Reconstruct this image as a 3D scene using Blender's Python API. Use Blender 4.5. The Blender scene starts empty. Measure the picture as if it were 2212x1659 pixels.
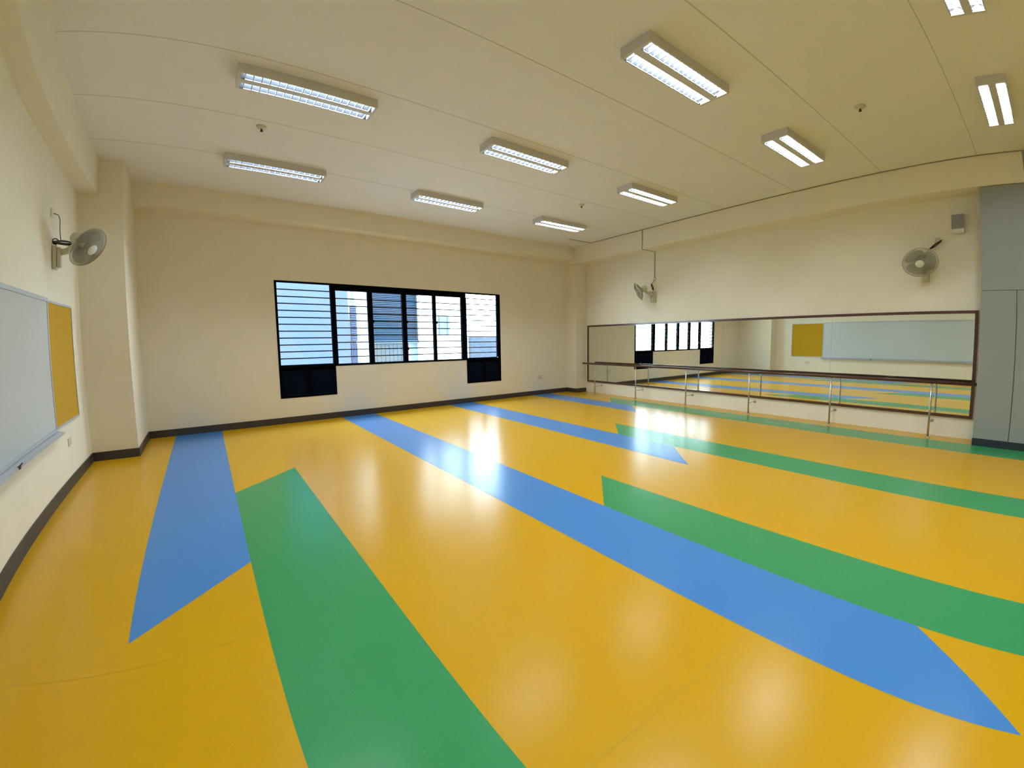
import bpy, math, random
from mathutils import Vector, Matrix
random.seed(7)
S = bpy.context.scene
COL = S.collection
PI = math.pi

# ------------------------------------------------------------------ camera
# wide action-camera lens: polynomial fisheye fitted to the photograph (pixels of a 2212 x 1659 frame)
LENS = dict(cx=1136.3149, cy=815.76432, k1=0.0011041532, k2=-0.058575604e-6, k3=-0.42324071e-9, k4=0.24005947e-12)
cd = bpy.data.cameras.new('camera')
cam = bpy.data.objects.new('camera', cd)
COL.objects.link(cam)
S.camera = cam
cd.type = 'PANO'
cd.panorama_type = 'FISHEYE_LENS_POLYNOMIAL'
cd.sensor_width, cd.sensor_height, cd.sensor_fit = 36, 27, 'HORIZONTAL'
cd.fisheye_fov = PI
_s = 2212 / 36
cd.fisheye_polynomial_k0 = 0
cd.fisheye_polynomial_k1 = -LENS['k1'] * _s
cd.fisheye_polynomial_k2 = -LENS['k2'] * _s ** 2
cd.fisheye_polynomial_k3 = -LENS['k3'] * _s ** 3
cd.fisheye_polynomial_k4 = -LENS['k4'] * _s ** 4
cd.shift_x = -(LENS['cx'] - 1106) / 2212
cd.shift_y = (LENS['cy'] - 829.5) / 1659
ROT = [[0.7951938, 0.0646498, 0.6028991], [-0.606226, 0.0642211, 0.7926952], [-0.0125288, 0.9958394, -0.0902606]]
M = Matrix.Identity(4)
for i in range(3):
    M[i][0], M[i][1], M[i][2] = ROT[i][0], ROT[i][1], -ROT[i][2]
M[2][3] = 1.5
cam.matrix_world = M

# ------------------------------------------------------------------ world, exposure
SKY = 13.5
TUBE = 12.0
LAMP = 27.0          # watts per tube
w = bpy.data.worlds.new('overcast_sky')
S.world = w
w.use_nodes = True
bg = w.node_tree.nodes['Background']
bg.inputs[0].default_value = (0.72, 0.87, 1.0, 1)
bg.inputs[1].default_value = SKY
S.view_settings.view_transform = 'Standard'
S.view_settings.look = 'None'
S.view_settings.exposure = 0.38
S.view_settings.gamma = 1.0
S.view_settings.use_curve_mapping = False
S.cycles.use_denoising = True
S.cycles.max_bounces = 12
S.cycles.diffuse_bounces = 5
S.cycles.glossy_bounces = 6
S.cycles.transparent_max_bounces = 24
S.cycles.sample_clamp_indirect = 8
S.cycles.caustics_reflective = True
S.cycles.blur_glossy = 0.5

# ------------------------------------------------------------------ materials
def mat(name, col, rough=0.6, metal=0.0, noise=0.0, nscale=40.0, bump=0.0, spec=0.5, coat=0.0, coat_rough=0.1, emit=None, alpha=None):
    m = bpy.data.materials.new(name)
    m.use_nodes = True
    nt = m.node_tree
    b = nt.nodes['Principled BSDF']
    b.inputs['Base Color'].default_value = (*col, 1)
    b.inputs['Roughness'].default_value = rough
    b.inputs['Metallic'].default_value = metal
    b.inputs['Specular IOR Level'].default_value = spec
    b.inputs['Coat Weight'].default_value = coat
    b.inputs['Coat Roughness'].default_value = coat_rough
    if noise or bump:
        tc = nt.nodes.new('ShaderNodeTexCoord')
        n = nt.nodes.new('ShaderNodeTexNoise')
        n.inputs['Scale'].default_value = nscale
        n.inputs['Detail'].default_value = 4
        nt.links.new(tc.outputs['Object'], n.inputs['Vector'])
        if noise:
            mx = nt.nodes.new('ShaderNodeMix')
            mx.data_type = 'RGBA'
            mx.inputs['A'].default_value = (*[c * (1 - noise) for c in col], 1)
            mx.inputs['B'].default_value = (*[min(1, c * (1 + noise)) for c in col], 1)
            nt.links.new(n.outputs['Fac'], mx.inputs['Factor'])
            nt.links.new(mx.outputs['Result'], b.inputs['Base Color'])
        if bump:
            bp = nt.nodes.new('ShaderNodeBump')
            bp.inputs['Strength'].default_value = bump
            bp.inputs['Distance'].default_value = 0.002
            nt.links.new(n.outputs['Fac'], bp.inputs['Height'])
            nt.links.new(bp.outputs['Normal'], b.inputs['Normal'])
    if emit:
        b.inputs['Emission Color'].default_value = (*emit[:3], 1)
        b.inputs['Emission Strength'].default_value = emit[3]
    if alpha is not None:
        b.inputs['Alpha'].default_value = alpha
    return m

def glass_mat(name, tint, gloss=0.08):
    m = bpy.data.materials.new(name)
    m.use_nodes = True
    nt = m.node_tree
    nt.nodes.clear()
    t = nt.nodes.new('ShaderNodeBsdfTransparent'); t.inputs[0].default_value = (*tint, 1)
    g = nt.nodes.new('ShaderNodeBsdfGlossy'); g.inputs['Roughness'].default_value = 0.03
    lw = nt.nodes.new('ShaderNodeLayerWeight'); lw.inputs[0].default_value = 0.5
    pw = nt.nodes.new('ShaderNodeMath'); pw.operation = 'POWER'; pw.inputs[1].default_value = 5
    f = nt.nodes.new('ShaderNodeMath'); f.operation = 'MULTIPLY_ADD'; f.inputs[1].default_value = 0.9; f.inputs[2].default_value = 0.04
    nt.links.new(lw.outputs['Facing'], pw.inputs[0]); nt.links.new(pw.outputs[0], f.inputs[0])
    x = nt.nodes.new('ShaderNodeMixShader'); o = nt.nodes.new('ShaderNodeOutputMaterial')
    nt.links.new(f.outputs[0], x.inputs[0]); nt.links.new(t.outputs[0], x.inputs[1]); nt.links.new(g.outputs[0], x.inputs[2])
    nt.links.new(x.outputs[0], o.inputs[0])
    return m

def floor_mat(name, col, fleck):
    """sheet vinyl: flat colour with fine paler flecks and a slight satin gloss"""
    m = mat(name, col, rough=0.235, spec=0.25)
    nt = m.node_tree
    b = nt.nodes['Principled BSDF']
    tc = nt.nodes.new('ShaderNodeTexCoord')
    v = nt.nodes.new('ShaderNodeTexNoise'); v.inputs['Scale'].default_value = 75; v.inputs['Detail'].default_value = 3
    nt.links.new(tc.outputs['Object'], v.inputs['Vector'])
    r = nt.nodes.new('ShaderNodeValToRGB')
    r.color_ramp.elements[0].position = 0.62; r.color_ramp.elements[0].color = (0, 0, 0, 1)
    r.color_ramp.elements[1].position = 0.74; r.color_ramp.elements[1].color = (1, 1, 1, 1)
    nt.links.new(v.outputs['Fac'], r.inputs[0])
    v2 = nt.nodes.new('ShaderNodeTexNoise'); v2.inputs['Scale'].default_value = 1.3; v2.inputs['Detail'].default_value = 2
    nt.links.new(tc.outputs['Object'], v2.inputs['Vector'])
    mx = nt.nodes.new('ShaderNodeMix'); mx.data_type = 'RGBA'
    mx.inputs['A'].default_value = (*col, 1); mx.inputs['B'].default_value = (*fleck, 1)
    nt.links.new(r.outputs[0], mx.inputs['Factor'])
    nt.links.new(mx.outputs['Result'], b.inputs['Base Color'])
    bp = nt.nodes.new('ShaderNodeBump'); bp.inputs['Strength'].default_value = 0.12; bp.inputs['Distance'].default_value = 0.003
    v3 = nt.nodes.new('ShaderNodeTexNoise'); v3.inputs['Scale'].default_value = 6; v3.inputs['Detail'].default_value = 3
    nt.links.new(tc.outputs['Object'], v3.inputs['Vector'])
    nt.links.new(v3.outputs['Fac'], bp.inputs['Height'])
    nt.links.new(bp.outputs['Normal'], b.inputs['Normal'])
    return m

MT = {}
MT['wall'] = mat('cream_wall_paint', (0.86, 0.80, 0.66), 0.7, noise=0.03, nscale=3, bump=0.1, spec=0.3)
MT['ceil'] = mat('ceiling_paint', (0.86, 0.84, 0.84), 0.8, noise=0.02, nscale=3, spec=0.2)
MT['joint'] = mat('ceiling_joint_strip', (0.58, 0.56, 0.50), 0.7)
MT['yellow'] = floor_mat('yellow_vinyl', (0.57, 0.315, 0.001), (0.64, 0.365, 0.03))
MT['blue'] = floor_mat('blue_vinyl', (0.055, 0.215, 0.54), (0.08, 0.25, 0.58))
MT['green'] = floor_mat('green_vinyl', (0.035, 0.27, 0.095), (0.06, 0.32, 0.12))
MT['seam'] = mat('vinyl_weld_seam', (0.50, 0.29, 0.01), 0.4)
MT['base'] = mat('dark_skirting', (0.042, 0.036, 0.036), 0.45, noise=0.1)
MT['black'] = mat('black_window_metal', (0.003, 0.004, 0.007), 0.7, spec=0.0)
MT['glass'] = glass_mat('louvre_glass', (0.93, 0.97, 0.98))
MT['gedge'] = mat('louvre_glass_edge', (0.002, 0.009, 0.025), 0.3, spec=0.1)
MT['wood'] = mat('dark_varnished_wood', (0.075, 0.024, 0.016), 0.28, noise=0.25, nscale=18, coat=0.4)
MT['mirror'] = mat('mirror_silver', (0.80, 0.84, 0.78), 0.0, metal=1.0)
MT['steel'] = mat('stainless_steel', (0.58, 0.56, 0.53), 0.28, metal=1.0)
MT['wboard'] = mat('whiteboard_surface', (0.60, 0.65, 0.68), 0.22, spec=0.4)
MT['alu'] = mat('brushed_aluminium', (0.50, 0.54, 0.60), 0.45, metal=0.3)
MT['cork'] = mat('cork_sheet', (0.54, 0.31, 0.006), 0.9, noise=0.18, nscale=60)
MT['grey'] = mat('grey_laminate', (0.29, 0.31, 0.30), 0.45, noise=0.02, nscale=4)
MT['greygap'] = mat('cabinet_shadow_gap', (0.10, 0.10, 0.10), 0.6)
MT['kick'] = mat('dark_plinth', (0.018, 0.026, 0.038), 0.4)
MT['hous'] = mat('light_fitting_enamel', (0.64, 0.62, 0.64), 0.5)
MT['refl'] = mat('fitting_reflector', (0.026, 0.031, 0.038), 0.6, spec=0.05)
MT['fin'] = mat('fitting_fin', (0.60, 0.64, 0.68), 0.5, spec=0.1)
MT['tube'] = mat('fluorescent_tube', (1, 1, 1), 0.5, emit=(0.93, 0.96, 1.0, TUBE))
MT['plastic'] = mat('cream_plastic', (0.62, 0.60, 0.50), 0.4)
MT['white'] = mat('white_plastic', (0.78, 0.78, 0.75), 0.35)
MT['blade'] = mat('fan_blade_plastic', (0.40, 0.39, 0.33), 0.3, alpha=0.32)
MT['wire'] = mat('fan_guard_wire', (0.38, 0.38, 0.31), 0.35)
MT['cord'] = mat('dark_cord', (0.022, 0.022, 0.035), 0.5)
MT['grille'] = mat('grey_speaker_grille', (0.30, 0.28, 0.27), 0.6)
MT['pipe'] = mat('grey_conduit', (0.36, 0.36, 0.34), 0.5)
MT['dark'] = mat('dark_metal_tip', (0.03, 0.025, 0.03), 0.4)
MT['bluewall'] = mat('shaded_blue_render', (0.044, 0.066, 0.120), 0.8)  # bluish wall standing in shade: the shade is put into this dark base colour
MT['extwhite'] = mat('white_render', (0.78, 0.76, 0.70), 0.8)
MT['extlouvre'] = mat('slate_blue_louvre', (0.055, 0.092, 0.15), 0.5)
MT['extjoint'] = mat('pale_blue_joint', (0.12, 0.17, 0.22), 0.7)
MT['exttile'] = mat('grey_wall_tile', (0.036, 0.042, 0.048), 0.6, noise=0.5, nscale=7)
MT['extred'] = mat('red_wall_tile', (0.16, 0.02, 0.035), 0.6)
MT['extpane'] = mat('grey_blind_pane', (0.065, 0.095, 0.12), 0.5)
MT['extconc'] = mat('weathered_concrete', (0.030, 0.040, 0.060), 0.9, noise=0.45, nscale=5)
MT['ground'] = mat('concrete_ground', (0.30, 0.30, 0.29), 0.9, noise=0.1)

# ------------------------------------------------------------------ mesh helpers
class MB:
    def __init__(self):
        self.v, self.f, self.m, self.sm = [], [], [], []
    def face(self, idx, m=0, smooth=False):
        self.f.append(idx); self.m.append(m); self.sm.append(smooth)
    def box(self, x0, x1, y0, y1, z0, z1, m=0, T=None, mf=None):
        b = len(self.v)
        P = [(x0, y0, z0), (x1, y0, z0), (x1, y1, z0), (x0, y1, z0), (x0, y0, z1), (x1, y0, z1), (x1, y1, z1), (x0, y1, z1)]
        self.v += [tuple(T @ Vector(p)) if T else p for p in P]
        Q = [(0, 3, 2, 1), (4, 5, 6, 7), (0, 1, 5, 4), (2, 3, 7, 6), (1, 2, 6, 5), (3, 0, 4, 7)]  # -z +z -y +y +x -x
        for k, q in enumerate(Q):
            self.face([b + i for i in q], mf[k] if mf else m)
        return self
    def poly(self, pts, m=0):
        b = len(self.v)
        self.v += [tuple(p) for p in pts]
        self.face([b + i for i in range(len(pts))], m)
        return self
    def prism(self, pts, d, m=0):
        """closed prism: polygon pts pushed along vector d"""
        b = len(self.v); n = len(pts); d = Vector(d)
        self.v += [tuple(p) for p in pts] + [tuple(Vector(p) + d) for p in pts]
        self.face([b + i for i in reversed(range(n))], m); self.face([b + n + i for i in range(n)], m)
        for i in range(n):
            j = (i + 1) % n
            self.face([b + i, b + j, b + n + j, b + n + i], m)
        return self
    def tube(self, pts, r, n=10, m=0, closed=False, caps=True):
        pts = [Vector(p) for p in pts]
        N = len(pts)
        rings = []
        up = None
        for i, p in enumerate(pts):
            a = pts[(i - 1) % N] if (closed or i > 0) else p
            c = pts[(i + 1) % N] if (closed or i < N - 1) else p
            t = (c - a).normalized()
            if up is None:
                up = Vector((0, 0, 1)) if abs(t.z) < 0.9 else Vector((1, 0, 0))
            s = t.cross(up)
            if s.length < 1e-6:
                s = t.cross(Vector((1, 0, 0)))
            s.normalize(); u = s.cross(t).normalized(); up = u
            b = len(self.v)
            rr = r[i] if isinstance(r, (list, tuple)) else r
            self.v += [tuple(p + rr * (math.cos(2 * PI * k / n) * s + math.sin(2 * PI * k / n) * u)) for k in range(n)]
            rings.append(b)
        for i in range(N if closed else N - 1):
            a, c = rings[i], rings[(i + 1) % N]
            for k in range(n):
                k2 = (k + 1) % n
                self.face([a + k, a + k2, c + k2, c + k], m, True)
        if caps and not closed:
            self.face([rings[0] + k for k in reversed(range(n))], m)
            self.face([rings[-1] + k for k in range(n)], m)
        return self
    def lathe(self, prof, T, n=24, m=0):
        """profile [(r, h)] turned about the local z axis of matrix T"""
        rings = []
        for r, h in prof:
            b = len(self.v)
            self.v += [tuple(T @ Vector((r * math.cos(2 * PI * k / n), r * math.sin(2 * PI * k / n), h))) for k in range(n)]
            rings.append(b)
        for a, c in zip(rings, rings[1:]):
            for k in range(n):
                k2 = (k + 1) % n
                self.face([a + k, a + k2, c + k2, c + k], m, True)
        self.face([rings[0] + k for k in reversed(range(n))], m)
        self.face([rings[-1] + k for k in range(n)], m)
        return self
    def build(self, name, mats, parent=None, bevel=0):
        me = bpy.data.meshes.new(name)
        me.from_pydata(self.v, [], self.f)
        for x in (mats if isinstance(mats, (list, tuple)) else [mats]):
            me.materials.append(MT[x])
        for p, mi, s in zip(me.polygons, self.m, self.sm):
            p.material_index = mi; p.use_smooth = s
        me.update()
        o = bpy.data.objects.new(name, me)
        COL.objects.link(o)
        if parent:
            o.parent = parent
        if bevel:
            b = o.modifiers.new('bevel', 'BEVEL'); b.width = bevel; b.segments = 2; b.limit_method = 'ANGLE'
        return o

def empty(name, loc=(0, 0, 0), M=None):
    o = bpy.data.objects.new(name, None)
    o.empty_display_size = 0.1
    COL.objects.link(o)
    if M is not None:
        o.matrix_world = M
    else:
        o.location = loc
    return o
def tag(o, label, cat, group=None, kind=None):
    o['label'] = label; o['category'] = cat
    if group: o['group'] = group
    if kind: o['kind'] = kind
    return o
def struct(o, label=None):
    o['kind'] = 'structure'
    if label: o['label'] = label
    return o
def frame(loc, z, xhint=(0, 0, 1)):
    """matrix at loc whose local +z points along z"""
    z = Vector(z).normalized(); x = Vector(xhint)
    x = (x - x.dot(z) * z).normalized(); y = z.cross(x)
    R = Matrix((x, y, z)).transposed().to_4x4()
    return Matrix.Translation(loc) @ R
def copy_tree(o, parent=None):
    c = o.copy(); COL.objects.link(c)
    if parent is not None: c.parent = parent
    for ch in list(o.children):
        copy_tree(ch, c)
    return c

# ------------------------------------------------------------------ room
XL, XR, YB, YF, H = -1.396, 8.59, 8.862, -3.6, 3.94
XBL, XBR, YBB = -1.17, 8.11, 8.47            # inner faces of the beams
T = 0.18
# floor with inlaid colour stripes (cut at 45 degrees)
fl = MB()
fl.box(XL - T, XR + T, YF - T, YB + T, -0.12, 0, 0)
def stripe(x0, x1, y0l, y0r, y1l, y1r, m):
    z = 0.0006
    fl.poly([(x0, y0l, z), (x1, y0r, z), (x1, y1r, z), (x0, y1l, z)], m)
fl_far = YB - 0.012
stripe(-0.495, 0.155, 2.71, 3.36, fl_far, fl_far, 1)
stripe(0.155, 0.790, -1.70, -1.07, 5.055, 5.65, 2)
stripe(2.128, 2.782, -0.32, 0.322, fl_far, fl_far, 1)
stripe(2.782, 3.395, -2.90, -2.28, 2.525, 3.12, 2)
stripe(4.475, 5.100, 2.74, 3.365, fl_far, fl_far, 1)
stripe(5.100, 5.712, -2.90, -2.28, 4.33, 4.92, 2)
stripe(6.945, 7.548, 5.44, 6.04, fl_far, fl_far, 1)
stripe(7.548, 8.165, -2.90, -2.28, 6.635, 7.215, 2)
for ys, segs in ((2.47, [(XL, 0.155)]), (0.93, [(0.79, 2.128)])):
    for a, b in segs:
        fl.poly([(a, ys - 0.0012, 0.0009), (b, ys - 0.0012, 0.0009), (b, ys + 0.0012, 0.0009), (a, ys + 0.0012, 0.0009)], 3)
struct(fl.build('floor', ['yellow', 'blue', 'green', 'seam']), 'glossy yellow vinyl floor with inlaid blue and green stripes')

# ceiling with cover strips over the board joints
ce = MB()
ce.box(XL - T, XR + T, YF - T, YB + T, H, H + 0.12, 0)
for k in range(-3, 6):
    y = 0.582 + 1.2465 * k
    ce.box(XBL, XBR, y - 0.0045, y + 0.0045, H - 0.0015, H, 1)
struct(ce.build('ceiling', ['ceil', 'joint']), 'cream ceiling with thin board joints')

struct(MB().box(XL - T, XL, YF - T, YB + T, 0, H).build('wall_left', 'wall'))
struct(MB().box(XR, XR + T, YF - T, YB + T, 0, H).build('wall_right', 'wall'))
struct(MB().box(XL, XR, YF - T, YF, 0, H).build('wall_front', 'wall'))
# window wall, pierced
WX0, WX1, WXa, WXb = 1.087, 5.945, 2.066, 4.972
WZ0, WZ1, WZs = 0.467, 2.615, 1.028
xs = [XL, WX0, WXa, WXb, WX1, XR]; zs = [0, WZ0, WZs, WZ1, H]
wb = MB()
for i in range(5):
    for j in range(4):
        if j == 2 and 1 <= i <= 3: continue
        if j == 1 and i in (1, 3): continue
        wb.box(xs[i], xs[i + 1], YB, YB + T, zs[j], zs[j + 1])
struct(wb.build('wall_back', 'wall'), 'cream wall with the long louvred window')

struct(MB().box(XL, XBL, YF, YB, 3.455, H).build('beam_left', 'wall'), 'cream beam along the left wall')
struct(MB().box(XBR, XR, YF, YB, 3.51, H).build('beam_right', 'wall'), 'cream beam above the mirror wall')
struct(MB().box(XBL, XBR, YBB, YB, 3.60, H).build('beam_back', 'wall'), 'cream beam above the window wall')
struct(MB().box(XL, -0.862, 7.553, YB, 0, H).build('pillar_left', 'wall'), 'cream square pillar in the left corner')
struct(MB().box(8.205, XR, YBB, YB, 0, 3.51).build('pillar_right', 'wall'), 'cream pillar in the corner beside the mirror')
BH, BT = 0.116, 0.012
struct(MB().box(XL, XL + BT, YF, 7.553 - BT, 0, BH).build('baseboard_left', 'base'))
struct(MB().box(XL, -0.862 + BT, 7.553 - BT, 7.553, 0, BH).box(-0.862, -0.862 + BT, 7.553, YB - BT, 0, BH).build('baseboard_pillar_left', 'base'))
struct(MB().box(-0.862, 8.205, YB - BT, YB, 0, BH).build('baseboard_back', 'base'))
struct(MB().box(8.205 - BT, 8.205, YBB - BT, YB - BT, 0, BH).box(8.205, XR - 0.01, YBB - BT, YBB, 0, BH).build('baseboard_pillar_right', 'base'))
struct(MB().box(XBR - 0.012, XBR, YF, -0.02, 3.50, H).build('trim_1', 'grey'), 'grey facing on the beam end above the cabinets')

# ------------------------------------------------------------------ window
win = empty('window_1', (WX0, YB, WZ0))
win['kind'] = 'structure'; win['label'] = 'long black framed louvred window with two vent panels below its ends'
WL = Vector((WX0, YB, WZ0))
def wbuild(mb, name, mats, parent=win):
    o = mb.build(name, mats, parent)
    if parent is win:
        o.matrix_parent_inverse = Matrix.Translation(-WL)
    return o
y0, y1 = YB - 0.006, YB + 0.07
f = MB()
f.box(WX0, WX1, y0, y1, 2.585, WZ1)                                  # head
f.box(2.075, 4.985, y0, y1, 2.49, 2.585)                             # deep header over the four middle bays
f.box(WX0, WX0 + 0.038, y0, y1, WZ0, 2.585)
f.box(5.905, WX1, y0, y1, WZ0, 2.585)
f.box(5.862, 5.878, y0 + 0.02, y1, 1.07, 2.585)
for a, b in ((2.031, 2.122), (2.733, 2.826), (3.448, 3.54), (4.158, 4.225), (4.868, 4.998)):
    f.box(a, b, y0, y1, WZs + 0.012, 2.49 if 2.1 < a < 4.9 else 2.585)
f.box(2.066, 4.98, y0, y1, WZs - 0.004, WZs + 0.016)
for a, b in ((WX0, 2.066), (4.972, WX1)):
    f.box(a, b, y0, y1, WZs - 0.012, WZs + 0.030)
    f.box(a, b, y0, y1, WZ0, WZ0 + 0.045)
    c = (a + b) / 2
    f.box(c - 0.035, c + 0.035, y0, y1, WZ0 + 0.045, WZs - 0.012)
f.box(2.026, 2.066, y0, y1, WZ0 + 0.045, WZs - 0.012)
f.box(4.972, 5.010, y0, y1, WZ0 + 0.045, WZs - 0.012)
wbuild(f, 'frame', 'black')
bays = [(1.125, 2.031, 1.058, 2.585, 12, 2.451), (2.122, 2.733, 1.044, 2.49, 10, 2.327), (2.826, 3.448, 1.044, 2.49, 10, 2.327),
        (3.54, 4.158, 1.044, 2.49, 10, 2.327), (4.225, 4.868, 1.044, 2.49, 10, 2.327), (4.998, 5.862, 1.058, 2.585, 12, 2.47)]
for a, b, za, zb, n, zt in bays:
    g = MB(); pitch = (zt - za) / (n - 1)
    for k in range(n):
        lo = za + k * pitch
        hi = lo + pitch + 0.014 if k < n - 1 else zb
        hh = hi - lo; ang = math.radians(9)
        T_ = Matrix.Translation(((a + b) / 2, YB + 0.034, lo)) @ Matrix.Rotation(ang, 4, 'X')
        w2 = (b - a) / 2 - 0.002
        g.box(-w2, w2, -0.0028, 0.003, 0.0, 0.021, 1, T=T_)          # ground lower edge, seen dark
        g.box(-w2, w2, -0.0025, 0.0025, 0.021, hh / math.cos(ang) - 0.002, 0, T=T_)
    wbuild(g, 'louvre_glass', ['glass', 'gedge'])
for a, b in ((WX0 + 0.038, 2.026), (5.010, 5.905)):
    c = (a + b) / 2
    for p, q in ((a, c - 0.035), (c + 0.035, b)):
        g = MB()
        for k in range(9):
            z = WZ0 + 0.055 + k * 0.055
            g.prism([(p, y0 + 0.012, z), (p, y0 + 0.016, z - 0.004), (p, y1 - 0.002, z + 0.050), (p, y1 - 0.006, z + 0.054)], (q - p, 0, 0))
        wbuild(g, 'vent_slats', 'black')
for (px, pz) in ((2.832, 1.90), (3.545, 1.90), (4.232, 1.90), (3.545, 1.33)):
    wbuild(MB().box(px - 0.02, px + 0.012, y0 - 0.014, y0, pz - 0.03, pz + 0.03), 'louvre_handle', 'black')

# ------------------------------------------------------------------ outside
struct(MB().box(-40, 40, YB + T, 60, -4.3, -4.0).build('ground_outside', 'ground'))
b1 = empty('building', (2.2, 13, -4))
tag(b1, 'plain pale blue rendered building standing closest outside the left window bays', 'building')
b1i = Matrix.Translation((-2.2, -13, 4))
def part(mb, name, mats, par, inv, label=None):
    o = mb.build(name, mats, par); o.matrix_parent_inverse = inv
    if label: o['label'] = label
    return o
part(MB().box(1.05, 3.44, 13, 16, -4, 7.5), 'wall', 'bluewall', b1, b1i)
part(MB().box(1.0, 3.48, 12.95, 16, 7.5, 7.7), 'parapet', 'extwhite', b1, b1i)
b2 = empty('building', (6.2, 15, -4))
tag(b2, 'white building opposite with slate louvres, tiled panels and one small window', 'building')
b2i = Matrix.Translation((-6.2, -15, 4))
part(MB().box(3.5, 8.45, 15.35, 20, -4, 6.5), 'wall', 'extwhite', b2, b2i)
part(MB().box(4.16, 4.60, 14.9, 15.35, -4, 6.5), 'pier', 'extwhite', b2, b2i, 'narrow white pier left of the slate louvres')
part(MB().box(6.42, 7.14, 14.9, 15.35, -4, 6.5), 'pier', 'extwhite', b2, b2i, 'wide white pier right of the slate louvres')
lv = MB(); z = 1.50
while z < 6.4:
    lv.prism([(4.6, 15.02, z), (4.6, 15.06, z), (4.6, 15.16, z + 0.055), (4.6, 15.12, z + 0.055)], (1.82, 0, 0)); z += 0.062
lv.box(4.6, 6.42, 15.2, 15.3, 1.46, 6.45)
lv.box(4.6, 6.42, 15.0, 15.06, 1.42, 1.50)
part(lv, 'louvre_screen', 'extlouvre', b2, b2i)
lv = MB(); z = 1.55
while z < 2.66:
    lv.box(3.99, 4.20, 14.82, 14.90, z, z + 0.035); z += 0.075
lv.box(4.0, 4.19, 14.86, 14.9, 1.5, 2.68)
part(lv, 'side_louvre', 'bluewall', b2, b2i)
ti = MB().box(4.6, 6.42, 15.15, 15.3, -0.6, 1.42, 0)
x = 4.62; c = 0
while x < 6.38:
    xb = min(x + 0.125, 6.41)
    zz = -0.6 - (0.16 if c % 2 else 0)
    while zz < 1.42:
        a, b_ = max(zz + 0.012, -0.6), min(zz + 0.308, 1.40)
        if b_ > a + 0.02:
            mi = 2 if 5.86 < x < 5.97 else (0 if x > 5.98 else 1)
            if mi: ti.box(x, xb, 15.12, 15.15, a, b_, mi)
        zz += 0.32
    x += 0.147; c += 1
part(ti, 'tiled_panel', ['extjoint', 'exttile', 'extred'], b2, b2i)
ti = MB()
for k in range(4):
    ti.box(3.99 + k * 0.05, 4.02 + k * 0.05, 14.84, 14.9, 0.3, 1.42)
ti.box(3.98, 4.19, 14.88, 14.9, 0.3, 1.44)
part(ti, 'side_screen', 'bluewall', b2, b2i)
wn = MB().box(7.22, 7.86, 15.30, 15.34, 1.70, 2.44)
part(wn, 'window', 'extpane', b2, b2i)
wn = MB()
for xx in (7.40, 7.75): wn.box(xx, xx + 0.02, 15.27, 15.31, 1.66, 2.44)
part(wn, 'blind_cord', 'extlouvre', b2, b2i)
cw = MB().box(8.62, 11.5, 15.0, 15.2, 0.74, 1.62, 0).box(8.62, 11.5, 15.0, 15.2, -4.0, 0.74, 1)
tag(cw.build('boundary_wall', ['extconc', 'extwhite']), 'weathered grey concrete wall outside the rightmost window bay', 'wall')

# ------------------------------------------------------------------ light fittings
LAMPD = bpy.data.lights.new('lamp_light', 'AREA')
LAMPD.shape = 'RECTANGLE'; LAMPD.size = 1.13; LAMPD.size_y = 0.064
LAMPD.energy = LAMP; LAMPD.color = (0.86, 0.95, 1.0)
def light_fitting(x, y):
    root = empty('light_fitting', (x, y, H))
    L2, W2, D = 0.622, 0.152, 0.088
    h = MB()
    h.box(-L2, L2, -W2, W2, -0.012, 0)                      # back plate
    h.box(-L2, L2, -W2, -W2 + 0.008, -D, -0.012); h.box(-L2, L2, W2 - 0.008, W2, -D, -0.012)
    h.box(-L2, -L2 + 0.03, -W2 + 0.008, W2 - 0.008, -D, -0.012); h.box(L2 - 0.03, L2, -W2 + 0.008, W2 - 0.008, -D, -0.012)
    h.box(-L2 + 0.03, L2 - 0.03, -0.034, 0.034, -D, -0.060)  # centre strip
    h.build('housing', 'hous', root)
    for s in (-1, 1):
        cy = s * 0.089
        r = MB()
        prof = []
        for k in range(13):
            a = -1 + 2 * k / 12
            prof.append((cy + 0.055 * a, -D + 0.062 * (1 - abs(a) ** 2.4)))
        b = len(r.v)
        for (py, pz) in prof:
            r.v.append((-L2 + 0.03, py, pz)); r.v.append((L2 - 0.03, py, pz))
        for k in range(12):
            r.face([b + 2 * k, b + 2 * k + 1, b + 2 * k + 3, b + 2 * k + 2], 0, True)
        ro = r.build('reflector', 'refl', root)
        fn = MB(); n = 17
        for k in range(n):
            fx = -0.56 + k * 1.12 / (n - 1)
            q = len(fn.v)
            fn.prism([(fx - 0.004, cy - 0.052, -D + 0.002), (fx + 0.004, cy - 0.052, -D + 0.002), (fx, cy - 0.050, -D + 0.020)], (0, 0.104, 0))
            if k:                                            # side rails tie the fins into one louvre
                for o0, o1 in ((0, 3),):
                    e = q - 6
                    fn.face([e + 1, q + 0, q + 2, e + 2]); fn.face([e + 4, e + 5, q + 5, q + 3])
        fn.build('louvre', 'fin', ro)
        li = bpy.data.objects.new('lamp_light', LAMPD)
        COL.objects.link(li); li.parent = root; li.location = (0, cy, -D + 0.051)
        t = MB().tube([(-0.575, cy, -D + 0.040), (0.575, cy, -D + 0.040)], 0.008, 12)
        t.build('tube', 'tube', root)
    return root
GX = {'left': 0.94, 'middle': 3.57, 'right': 6.17}
rows = [(6.86, 'row nearest the window'), (4.63, 'second row from the window'), (2.35, 'third row from the window'),
        (0.165, 'fourth row from the window'), (-2.06, 'rearmost row, behind the viewer')]
look = {0: 'dim silvery twin-tube ceiling light', 1: 'twin-tube ceiling light with dotted silver louvres', 2: 'glaring white twin-tube ceiling light',
        3: 'glaring white twin-tube ceiling light', 4: 'twin-tube ceiling light'}
proto = None
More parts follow.
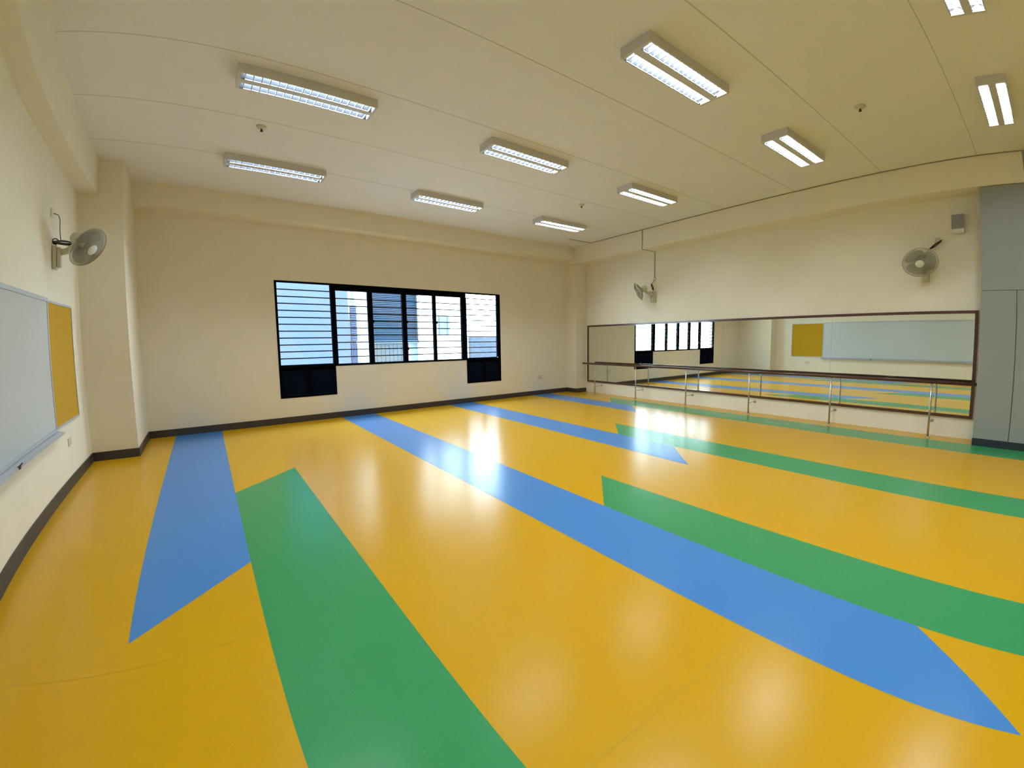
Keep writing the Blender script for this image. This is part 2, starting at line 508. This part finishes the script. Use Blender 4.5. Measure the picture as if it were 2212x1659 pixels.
for ri, (yy, rn) in enumerate(rows):
    for cn, xx in GX.items():
        o = light_fitting(xx, yy) if proto is None else copy_tree(proto)
        if proto is None: proto = o
        o.location = (xx, yy, H)
        tag(o, f'{look[ri]}, {cn} one of the {rn}', 'ceiling light', 'twin-tube ceiling lights')

# ------------------------------------------------------------------ sprinklers
for i, (sx, sy, lb) in enumerate([(0.645, 5.73, 'small round ceiling detector with dark tip between the two leftmost lights'),
                                  (5.69, 5.74, 'small round ceiling detector with dark tip near the far window corner'),
                                  (5.61, 1.45, 'small round ceiling detector with dark tip between the two brightest rows at upper right')]):
    r = empty('ceiling_detector', (sx, sy, H))
    MB().lathe([(0.055, 0), (0.055, -0.012), (0.045, -0.022), (0.02, -0.030)], Matrix.Identity(4), 20).build('base', 'plastic', r)
    MB().lathe([(0.010, -0.030), (0.010, -0.045), (0.017, -0.050), (0.017, -0.056), (0.006, -0.060)], Matrix.Identity(4), 12).build('tip', 'dark', r)
    tag(r, lb, 'ceiling detector', 'round ceiling detectors')

# ------------------------------------------------------------------ conduits
cdt = MB()
cdt.tube([(7.33, 7.83, H - 0.008), (8.10, 7.83, H - 0.008), (8.10, -0.02, H - 0.008)], 0.008, 8)
tag(cdt.build('conduit', 'pipe'), 'thin grey conduit running along the ceiling edge above the mirror wall', 'conduit')
cdt = MB()
cdt.tube([(8.101, 6.235, H - 0.017), (8.101, 6.235, 3.501), (8.582, 6.235, 3.501), (8.582, 6.235, 2.90)], 0.009, 8)
tag(cdt.build('conduit', 'pipe'), 'thin grey conduit dropping down the beam to the middle wall fan', 'conduit')

# ------------------------------------------------------------------ mirror
MY0, MY1, MZ0, MZ1 = 0.645, 8.405, 0.297, 1.860
mr = empty('wall_mirror', (XR, 4.5, MZ0))
mi_ = Matrix.Translation((-XR, -4.5, -MZ0))
fw = 0.044
f = MB()
f.box(8.560, XR, MY0, MY1, MZ1 - fw, MZ1); f.box(8.560, XR, MY0, MY1, MZ0, MZ0 + fw)
f.box(8.560, XR, MY0, MY0 + fw, MZ0 + fw, MZ1 - fw); f.box(8.560, XR, MY1 - fw, MY1, MZ0 + fw, MZ1 - fw)
part(f, 'frame', 'wood', mr, mi_)
seams = [MY0 + fw, 2.60, 4.537, 6.46, MY1 - fw]
for a, b in zip(seams, seams[1:]):
    part(MB().box(8.572, XR - 0.002, a + 0.0012, b - 0.0012, MZ0 + fw, MZ1 - fw), 'mirror_panel', 'mirror', mr, mi_)
tag(mr, 'long dance studio mirror in a dark brown wooden frame', 'mirror')

# ------------------------------------------------------------------ barre
RX, RZ, RR = 8.325, 0.822, 0.0245
ba = empty('ballet_barre', (RX, 4.5, 0))
bi = Matrix.Translation((-RX, -4.5, 0))
part(MB().tube([(RX, 0.60, RZ), (RX, 8.335, RZ)], RR, 20), 'handrail', 'wood', ba, bi)
for py in (7.885, 6.545, 5.205, 3.860, 2.500, 1.158):
    po = part(MB().tube([(RX, py, 0.008), (RX, py, RZ - RR + 0.002)], 0.0135, 14), 'post', 'steel', ba, bi)
    MB().lathe([(0.034, 0), (0.034, 0.004), (0.022, 0.010), (0.014, 0.018)], Matrix.Translation((RX, py, 0.0007)), 20).build('floor_flange', 'steel', po)
    br = MB().tube([(RX, py, 0.222), (8.572, py, 0.222)], 0.0065, 8)
    br.lathe([(0.026, 0), (0.026, 0.006), (0.012, 0.016)], frame((XR, py, 0.222), (-1, 0, 0)), 18)
    br.build('wall_bracket', 'steel', po)
tag(ba, 'dark wooden ballet barre on six steel posts before the mirror', 'ballet barre')

# ------------------------------------------------------------------ whiteboard + cork board
BY0, BY1 = 1.05, 5.875
wbd = empty('whiteboard', (XL, 3.4, 0.7)); wi = Matrix.Translation((-XL, -3.4, -0.7))
part(MB().box(XL, XL + 0.014, BY0, BY1, 0.70, 1.96), 'writing_surface', 'wboard', wbd, wi)
f = MB()
f.box(XL, XL + 0.022, BY0, BY1 + 0.012, 1.955, 1.992); f.box(XL, XL + 0.02, BY1 - 0.004, BY1 + 0.012, 0.70, 1.955)
f.box(XL, XL + 0.02, BY0 - 0.02, BY0, 0.69, 1.992); f.box(XL, XL + 0.022, BY0, BY1 + 0.012, 0.672, 0.704)
part(f, 'frame', 'alu', wbd, wi)
t = MB().prism([(XL, BY0, 0.672), (XL + 0.075, BY0, 0.650), (XL + 0.080, BY0, 0.660), (XL + 0.080, BY0, 0.640), (XL + 0.070, BY0, 0.638), (XL, BY0, 0.655)], (0, BY1 - BY0 + 0.06, 0))
part(t, 'pen_tray', 'alu', wbd, wi)
lt = MB().tube([(XL + 0.082, 4.33, 0.662), (XL + 0.095, 4.36, 0.676), (XL + 0.085, 4.40, 0.672)], 0.006, 8).box(XL + 0.07, XL + 0.088, 4.31, 4.35, 0.642, 0.664)
part(lt, 'hook', 'dark', wbd, wi, 'small dark hook on the tray')
tag(wbd, 'wide white writing board with aluminium frame and tray on the left wall', 'whiteboard')
ck = empty('notice_board', (XL, 6.43, 0.7)); ci = Matrix.Translation((-XL, -6.43, -0.7))
part(MB().box(XL, XL + 0.012, 5.905, 6.975, 0.705, 1.955), 'cork_panel', 'cork', ck, ci)
f = MB(); a, b, c_, d = 5.890, 6.990, 0.682, 1.975
f.box(XL, XL + 0.018, a, b, d - 0.024, d); f.box(XL, XL + 0.018, a, b, c_, c_ + 0.026)
f.box(XL, XL + 0.018, a, a + 0.014, c_ + 0.026, d - 0.024); f.box(XL, XL + 0.018, b - 0.012, b, c_ + 0.026, d - 0.024)
part(f, 'frame', 'alu', ck, ci)
tag(ck, 'narrow orange cork notice board beside the whiteboard', 'notice board')

# ------------------------------------------------------------------ sockets
def socket(name, M, w_, h_, lb, cat, holes=2):
    r = empty(name, M=M)
    MB().box(-w_ / 2, w_ / 2, -h_ / 2, h_ / 2, 0, 0.009).build('plate', 'plastic', r, bevel=0.003)
    for k in range(holes):
        cx = (k - (holes - 1) / 2) * w_ * 0.46
        MB().box(cx - 0.012, cx + 0.012, -0.014, 0.014, 0.009, 0.0125).build('socket_face', 'white', r)
    tag(r, lb, cat, 'wall sockets')
WALLR = Matrix.Rotation(0, 4, 'Z')
socket('wall_socket', frame((7.212, YB, 0.476), (0, -1, 0), (1, 0, 0)), 0.15, 0.09, 'cream double wall socket low on the window wall', 'wall socket')
socket('wall_socket', frame((XL, 6.42, 0.475), (1, 0, 0), (0, 1, 0)), 0.15, 0.09, 'cream wall socket low on the left wall under the cork board', 'wall socket')

# ------------------------------------------------------------------ cabinet
CX, CY1 = 8.145, 0.590
XC = XR - 0.006
cb = empty('tall_cabinet', (8.37, -0.4, 0)); cbi = Matrix.Translation((-8.37, 0.4, 0))
part(MB().box(CX + 0.022, XC, -1.90, CY1, 0.100, 3.504), 'carcass', 'greygap', cb, cbi)
part(MB().box(CX + 0.0, XC - 0.001, -1.90, CY1 + 0.001, 2.108, 3.5035), 'top_panel', 'grey', cb, cbi)
part(MB().box(CX + 0.021, XC - 0.001, CY1, CY1 + 0.002, 0.100, 2.108), 'side_panel', 'grey', cb, cbi)
for a, b in ((0.158, CY1 + 0.001), (-0.44, 0.148), (-1.03, -0.45), (-1.90, -1.04)):
    part(MB().box(CX, CX + 0.020, a, b, 0.104, 2.102), 'door', 'grey', cb, cbi)
part(MB().box(CX - 0.003, XC, -1.90, CY1 + 0.004, 0, 0.100), 'plinth', 'kick', cb, cbi)
tag(cb, 'full-height plain grey built-in cabinet with dark plinth beside the mirror', 'cabinet')

# ------------------------------------------------------------------ speaker
sp = empty('loudspeaker', (XR, 0.912, 2.97)); si = Matrix.Translation((-XR, -0.912, -2.97))
part(MB().box(8.48, XR, 0.828, 0.996, 2.972, 3.238), 'body', 'white', sp, si)
g = MB().box(8.472, 8.48, 0.832, 0.992, 3.030, 3.234)
for k in range(12): g.box(8.4695, 8.472, 0.836, 0.988, 3.036 + k * 0.0165, 3.044 + k * 0.0165)
part(g, 'grille', 'grille', sp, si)
tag(sp, 'small boxy wall loudspeaker with grey grille beside the cabinet', 'loudspeaker')

# ------------------------------------------------------------------ wall fans
def wall_fan(base, wall_n, head, face, label, cord_pts, socket_at, R=0.225):
    """base: point on the wall, wall_n: wall normal, head: guard centre, face: direction the fan blows"""
    base, head, wn = Vector(base), Vector(head), Vector(wall_n)
    r = empty('wall_fan', base)
    inv = Matrix.Translation(-base)
    face = Vector(face).normalized()
    side = wn.cross(Vector((0, 0, 1)))
    Fb = Matrix((side, wn, Vector((0, 0, 1)))).transposed().to_4x4(); Fb.translation = base
    o = MB().box(-0.055, 0.055, 0, 0.045, -0.13, 0.12, T=Fb).box(-0.042, 0.042, 0.045, 0.085, -0.11, 0.10, T=Fb).build('wall_mount', 'plastic', r, bevel=0.012); o.matrix_parent_inverse = inv
    mot = head - face * 0.13
    neck = base + wn * 0.07 + Vector((0, 0, 0.05))
    o = MB().tube([neck, neck + wn * 0.07 + Vector((0, 0, 0.015)), mot - Vector((0, 0, 0.03)), mot], [0.034, 0.032, 0.032, 0.035], 14).build('arm', 'plastic', r); o.matrix_parent_inverse = inv
    Fm = frame(mot, face)
    o = MB().lathe([(0.02, -0.085), (0.055, -0.075), (0.068, -0.04), (0.070, 0.02), (0.062, 0.055), (0.03, 0.06)], Fm, 24).build('motor_housing', 'plastic', r); o.matrix_parent_inverse = inv
    Fh = frame(head, face)
    # guards: rim ring plus fine radial wires bowed front and back
    def guard(sgn, depth, wires):
        g = MB()
        for rr, hh, tr in ((R, 0.0, 0.0035), (R * 0.62, sgn * depth * 0.80, 0.0016), (R * 0.26, sgn * depth, 0.0022)):
            g.tube([Fh @ Vector((rr * math.cos(2 * PI * k / 40), rr * math.sin(2 * PI * k / 40), hh + sgn * 0.003)) for k in range(40)], tr, 5, closed=True)
        for k in range(wires):
            a = 2 * PI * k / wires
            pts = []
            for q in range(5):
                t_ = q / 4; rr = R * (1 - t_) + R * 0.2 * t_
                pts.append(Fh @ Vector((rr * math.cos(a + 0.25 * t_), rr * math.sin(a + 0.25 * t_), sgn * (0.003 + depth * math.sin(t_ * PI / 2)))))
            g.tube(pts, 0.0018, 3, caps=False)
        return g
    fg = guard(1, 0.055, 110).build('front_guard', 'wire', r); fg.matrix_parent_inverse = inv
    bd = MB().lathe([(R * 0.26, 0.054), (R * 0.26, 0.060), (R * 0.18, 0.066), (R * 0.05, 0.068)], Fh, 24).build('badge', 'white', fg)
    o = guard(-1, 0.07, 96).build('rear_guard', 'wire', r); o.matrix_parent_inverse = inv
    o = MB().tube([Fh @ Vector((R * math.cos(2 * PI * k / 48), R * math.sin(2 * PI * k / 48), 0)) for k in range(48)], 0.006, 6, closed=True).build('rim_band', 'plastic', r); o.matrix_parent_inverse = inv
    o = MB().lathe([(0.015, -0.03), (0.036, -0.025), (0.038, 0.01), (0.025, 0.025)], Fh, 20).build('hub', 'blade', r); o.matrix_parent_inverse = inv
    for k in range(3):
        b = MB(); n = 10; a0 = 2 * PI * k / 3 + 0.4
        for j in range(7):
            t_ = j / 6; rr = 0.034 + (R * 0.88 - 0.034) * t_
            span = math.radians(45 + 68 * math.sin(PI * min(1, t_ * 0.80)))
            for i in range(n):
                u = i / (n - 1) - 0.5
                a = a0 + span * u + 0.25 * t_
                b.v.append(tuple(Fh @ Vector((rr * math.cos(a), rr * math.sin(a), -0.045 * u * (1 - 0.4 * t_)))))
        for j in range(6):
            for i in range(n - 1):
                q = j * n + i
                b.face([q, q + 1, q + n + 1, q + n], 0, True)
        o = b.build('blade', 'blade', r); o.matrix_parent_inverse = inv
        so = o.modifiers.new('thickness', 'SOLIDIFY'); so.thickness = 0.002
    for nm, pts, rad in cord_pts:
        o = MB().tube(pts, rad, 7).build(nm, 'cord', r); o.matrix_parent_inverse = inv
    tag(r, label, 'wall fan', 'wall fans')
    Ms = frame(socket_at, wall_n, tuple(side))
    socket('fan_outlet', Ms, 0.075, 0.085, 'small cream outlet plate above the ' + label.split(',')[0].split('fan')[0].strip() + ' fan', 'wall socket', 1)
    return r

def bundle(c, d, up, n=3, L=0.1, w_=0.018):
    """a coiled and tied spare length of cord: elongated loops around centre c along d"""
    c, d, up = Vector(c), Vector(d).normalized(), Vector(up).normalized()
    pts = []
    for k in range(n * 12):
        a = 2 * PI * k / 12; s = 1 - 0.12 * (k // 12)
        q = d.cross(up)
        pts.append(c + d * (L * s * math.cos(a)) + up * (w_ * (0.5 + 0.5 * s) * math.sin(a)) + q * (0.006 * (k // 12)))
    return pts
# left fan
bx = XL
def lp(y, z, o=0.02): return (bx + o, y, z)
wall_fan((bx, 6.23, 2.44), (1, 0, 0), (-1.03, 6.10, 2.53), (0.72, -0.38, -0.58),
         'left wall fan, cream, its guard turned to the side above the cork board',
         [('power_cord', [lp(6.16, 2.885), lp(6.24, 2.885, 0.05), lp(6.27, 2.84, 0.06), lp(6.275, 2.72, 0.06), lp(6.27, 2.63, 0.07)], 0.0045),
          ('tied_cord', bundle((bx + 0.12, 6.22, 2.585), (1, 0.1, -0.1), (0, 0.4, 1), 5, 0.13, 0.020), 0.0055),
          ('cord_loop', [(bx + 0.03 + 0.03 * math.cos(k * PI / 6), 6.2, 2.60 + 0.03 * math.sin(k * PI / 6)) for k in range(11)], 0.006),
          ('pull_cord', [lp(6.20, 2.57, 0.04), lp(6.20, 2.34, 0.04)], 0.004)], (bx, 6.12, 2.885))
# middle fan on the mirror wall
wall_fan((XR, 6.24, 2.45), (-1, 0, 0), (8.22, 6.42, 2.585), (-0.60, 0.68, -0.42),
         'middle wall fan, cream, seen edge-on at the end of the conduit',
         [('power_cord', [(XR - 0.02, 6.235, 2.85), (XR - 0.05, 6.25, 2.80), (XR - 0.07, 6.27, 2.74)], 0.0045),
          ('tied_cord', bundle((XR - 0.09, 6.235, 2.68), (0.35, -0.15, -1), (0, 1, 0), 4, 0.085, 0.018), 0.0055),
          ('cord_loop', [(XR - 0.08 - 0.09 * k / 8, 6.22 + 0.02 * k / 8, 2.585 - 0.05 * math.sin(k * PI / 8)) for k in range(9)], 0.0045),
          ('pull_cord', [(XR - 0.05, 6.30, 2.57), (XR - 0.05, 6.31, 2.34)], 0.003)], (XR, 6.235, 2.872))
# right fan on the mirror wall
wall_fan((XR, 1.33, 2.42), (-1, 0, 0), (8.22, 1.348, 2.555), (-0.82, -0.06, -0.50),
         'right wall fan, cream, facing the room beside the loudspeaker',
         [('tied_cord', bundle((XR - 0.05, 1.205, 2.835), (0, -1, 0.72), (0, 0.6, 1), 4, 0.105, 0.014), 0.0055),
          ('power_cord', [(XR - 0.02, 1.15, 2.89), (XR - 0.05, 1.17, 2.87), (XR - 0.06, 1.28, 2.78), (XR - 0.09, 1.34, 2.70)], 0.0045)],
         (XR, 1.185, 2.90))
